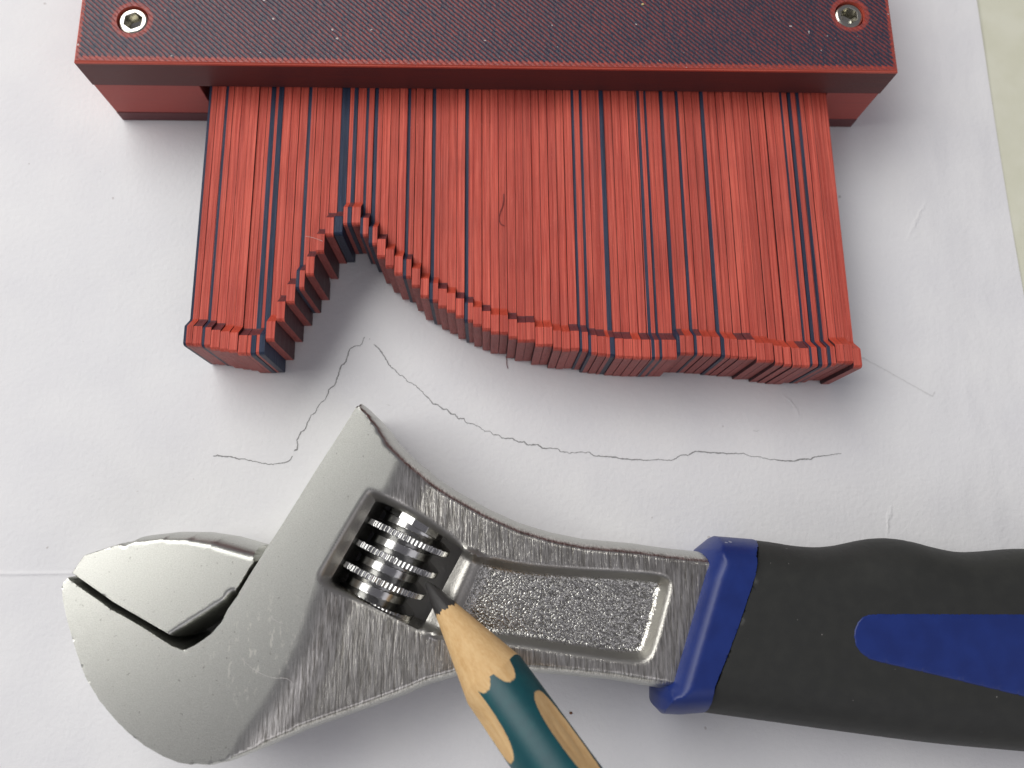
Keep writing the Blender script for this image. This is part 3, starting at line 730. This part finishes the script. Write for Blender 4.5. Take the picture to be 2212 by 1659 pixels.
def revolve(name, Sgrid, Rgrid, m, smooth, attr=None):
    k = Sgrid.shape[0]; T2 = np.broadcast_to(th, Sgrid.shape)
    v = np.stack([Rgrid * np.sin(T2), Rgrid * np.cos(T2), Sgrid], -1).reshape(-1, 3)
    f = [(i * NTp + j, i * NTp + (j + 1) % NTp, (i + 1) * NTp + (j + 1) % NTp, (i + 1) * NTp + j) for i in range(k - 1) for j in range(NTp)]
    f += [tuple(reversed(range(NTp))), tuple((k - 1) * NTp + j for j in range(NTp))]
    o = mesh_obj(name, v, f, [m], PENC, smooth=smooth)
    bm = bmesh.new(); bm.from_mesh(o.data); bmesh.ops.recalc_face_normals(bm, faces=bm.faces[:]); bm.to_mesh(o.data); bm.free()
    if attr is not None:
        a = o.data.attributes.new('groove', 'FLOAT', 'POINT'); a.data.foreach_set('value', attr.reshape(-1).astype(np.float32))
    return o
# cut line where cone meets barrel
scut = np.empty(NTp)
for j, t in enumerate(th):
    ss = np.linspace(sl, 40, 1600); scut[j] = ss[np.argmax(cone(ss) >= rad(np.full_like(ss, t), ss))]
ragged = 0.22 * np.sin(th * 9) + 0.15 * np.sin(th * 23 + 1)
s_l = sl + ragged + 0.5 * np.sin(th + 1.0)
tt = np.linspace(0, 1, 16)[:, None]
Sg = 0 + tt ** 1.3 * s_l[None]; Rg = np.minimum(cone(s_l)[None] * (0.10 + 0.90 * (Sg / s_l[None]) ** 0.72), 0.12 + 1.3 * np.sqrt(np.maximum(Sg, 0))); revolve('lead', Sg, Rg, m_graphite(), 60)
tt = np.linspace(0, 1, 30)[:, None]
Sg = s_l[None] + tt * (scut - s_l)[None]; Rg = cone(Sg) + 0.0 * Sg; revolve('sharpened_wood', Sg, Rg, m_wood(), 60)
tt = np.concatenate([np.linspace(0, 0.5, 160), np.linspace(0.5, 1, 60)[1:]])[:, None]
Sg = scut[None] + tt * (118 - scut)[None]; T2 = np.broadcast_to(th, Sg.shape); Rg = rad(T2, Sg); 
revolve('barrel', Sg, Rg, m_barrel(None), 60, groove(T2, Sg))

# ================================================================== SMALL LEFTOVERS ON THE TOOLS
def strand(name, pts, r, m, label, cat, z):
    P = np.array([at(p[0], p[1], p[2] if len(p) > 2 else z) for p in pts]); P = smoothpoly(P, 2, False); k = len(P)
    org = P[0].copy(); v = []; f = []
    for i in range(k):
        t = P[min(i + 1, k - 1)] - P[max(i - 1, 0)]; t /= np.linalg.norm(t) + 1e-9
        a = np.cross(t, [0, 0, 1.0]); a /= np.linalg.norm(a) + 1e-9; b = np.cross(a, t)
        for j in range(6): v.append(P[i] + r * (a * math.cos(j * math.pi / 3) + b * math.sin(j * math.pi / 3)))
    for i in range(k - 1):
        for j in range(6): f.append((i * 6 + j, i * 6 + (j + 1) % 6, (i + 1) * 6 + (j + 1) % 6, (i + 1) * 6 + j))
    o = mesh_obj(name, v, f, [m], None, smooth=60, org=org); o.location = [q * MM for q in org]; o['label'] = label; o['category'] = cat
    return o
mr = m_flat('dark_red_strand', (0.20, 0.035, 0.035)); mw = m_flat('pale_fibre', (0.75, 0.72, 0.70)); my = m_flat('pale_yellow_crumb', (0.75, 0.60, 0.25)); mb = m_flat('brown_crumb', (0.22, 0.10, 0.05))
strand('plastic_strand', [(1088, 419), (1088, 440), (1080, 460), (1077, 472), (1081, 484), (1090, 488)], 0.09, mr, 'curled dark red plastic strand lying on the gauge pins', 'strand', ZP - 0.05)
strand('plastic_strand', [(1093, 770), (1095, 778), (1094, 785), (1097, 796)], 0.07, mr, 'tiny red whisker on the paper at the foot of the pins', 'strand', 0.12)
def crumb(name, p, z, s, m, label, cat='crumb'):
    o0 = at(*p, z); bm = bmesh.new(); bmesh.ops.create_icosphere(bm, subdivisions=2, radius=1)
    v = [(o0[0] + q.co.x * s * (0.8 + 0.5 * random.random()), o0[1] + q.co.y * s * (0.6 + 0.4 * random.random()), z + s * 0.35 + q.co.z * s * 0.5) for q in bm.verts]
    bm.verts.index_update(); f = [[q.index for q in t.verts] for t in bm.faces]; bm.free()
    o = mesh_obj(name, v, f, [m], None, org=o0); o.location = [q * MM for q in o0]; o['label'] = label; o['category'] = cat
crumb('crumb', (1388, 10), ZT, 0.30, my, 'pale yellow crumb on the gauge top plate')
crumb('crumb', (1233, 1540), 0.02, 0.30, mb, 'brown crumb on the paper between pencil and blue collar')

strand('lint_fibre', [(585, 1330), (590, 1338), (600, 1344), (612, 1347)], 0.035, mw, 'pale curved lint fibre on the satin wrench head above the jaw corner', 'fibre', ZH + 0.02)
strand('lint_fibre', [(508, 1405), (530, 1432), (555, 1452), (590, 1466), (622, 1464), (634, 1480)], 0.03, mw, 'long pale lint fibre crossing the wrench head near the brushed shank', 'fibre', ZH + 0.02)
strand('lint_fibre', [(660, 510), (670, 512), (682, 515), (697, 521)], 0.03, mw, 'short pale fibre caught between pins on the steep flank of the notch', 'fibre', ZTIP)
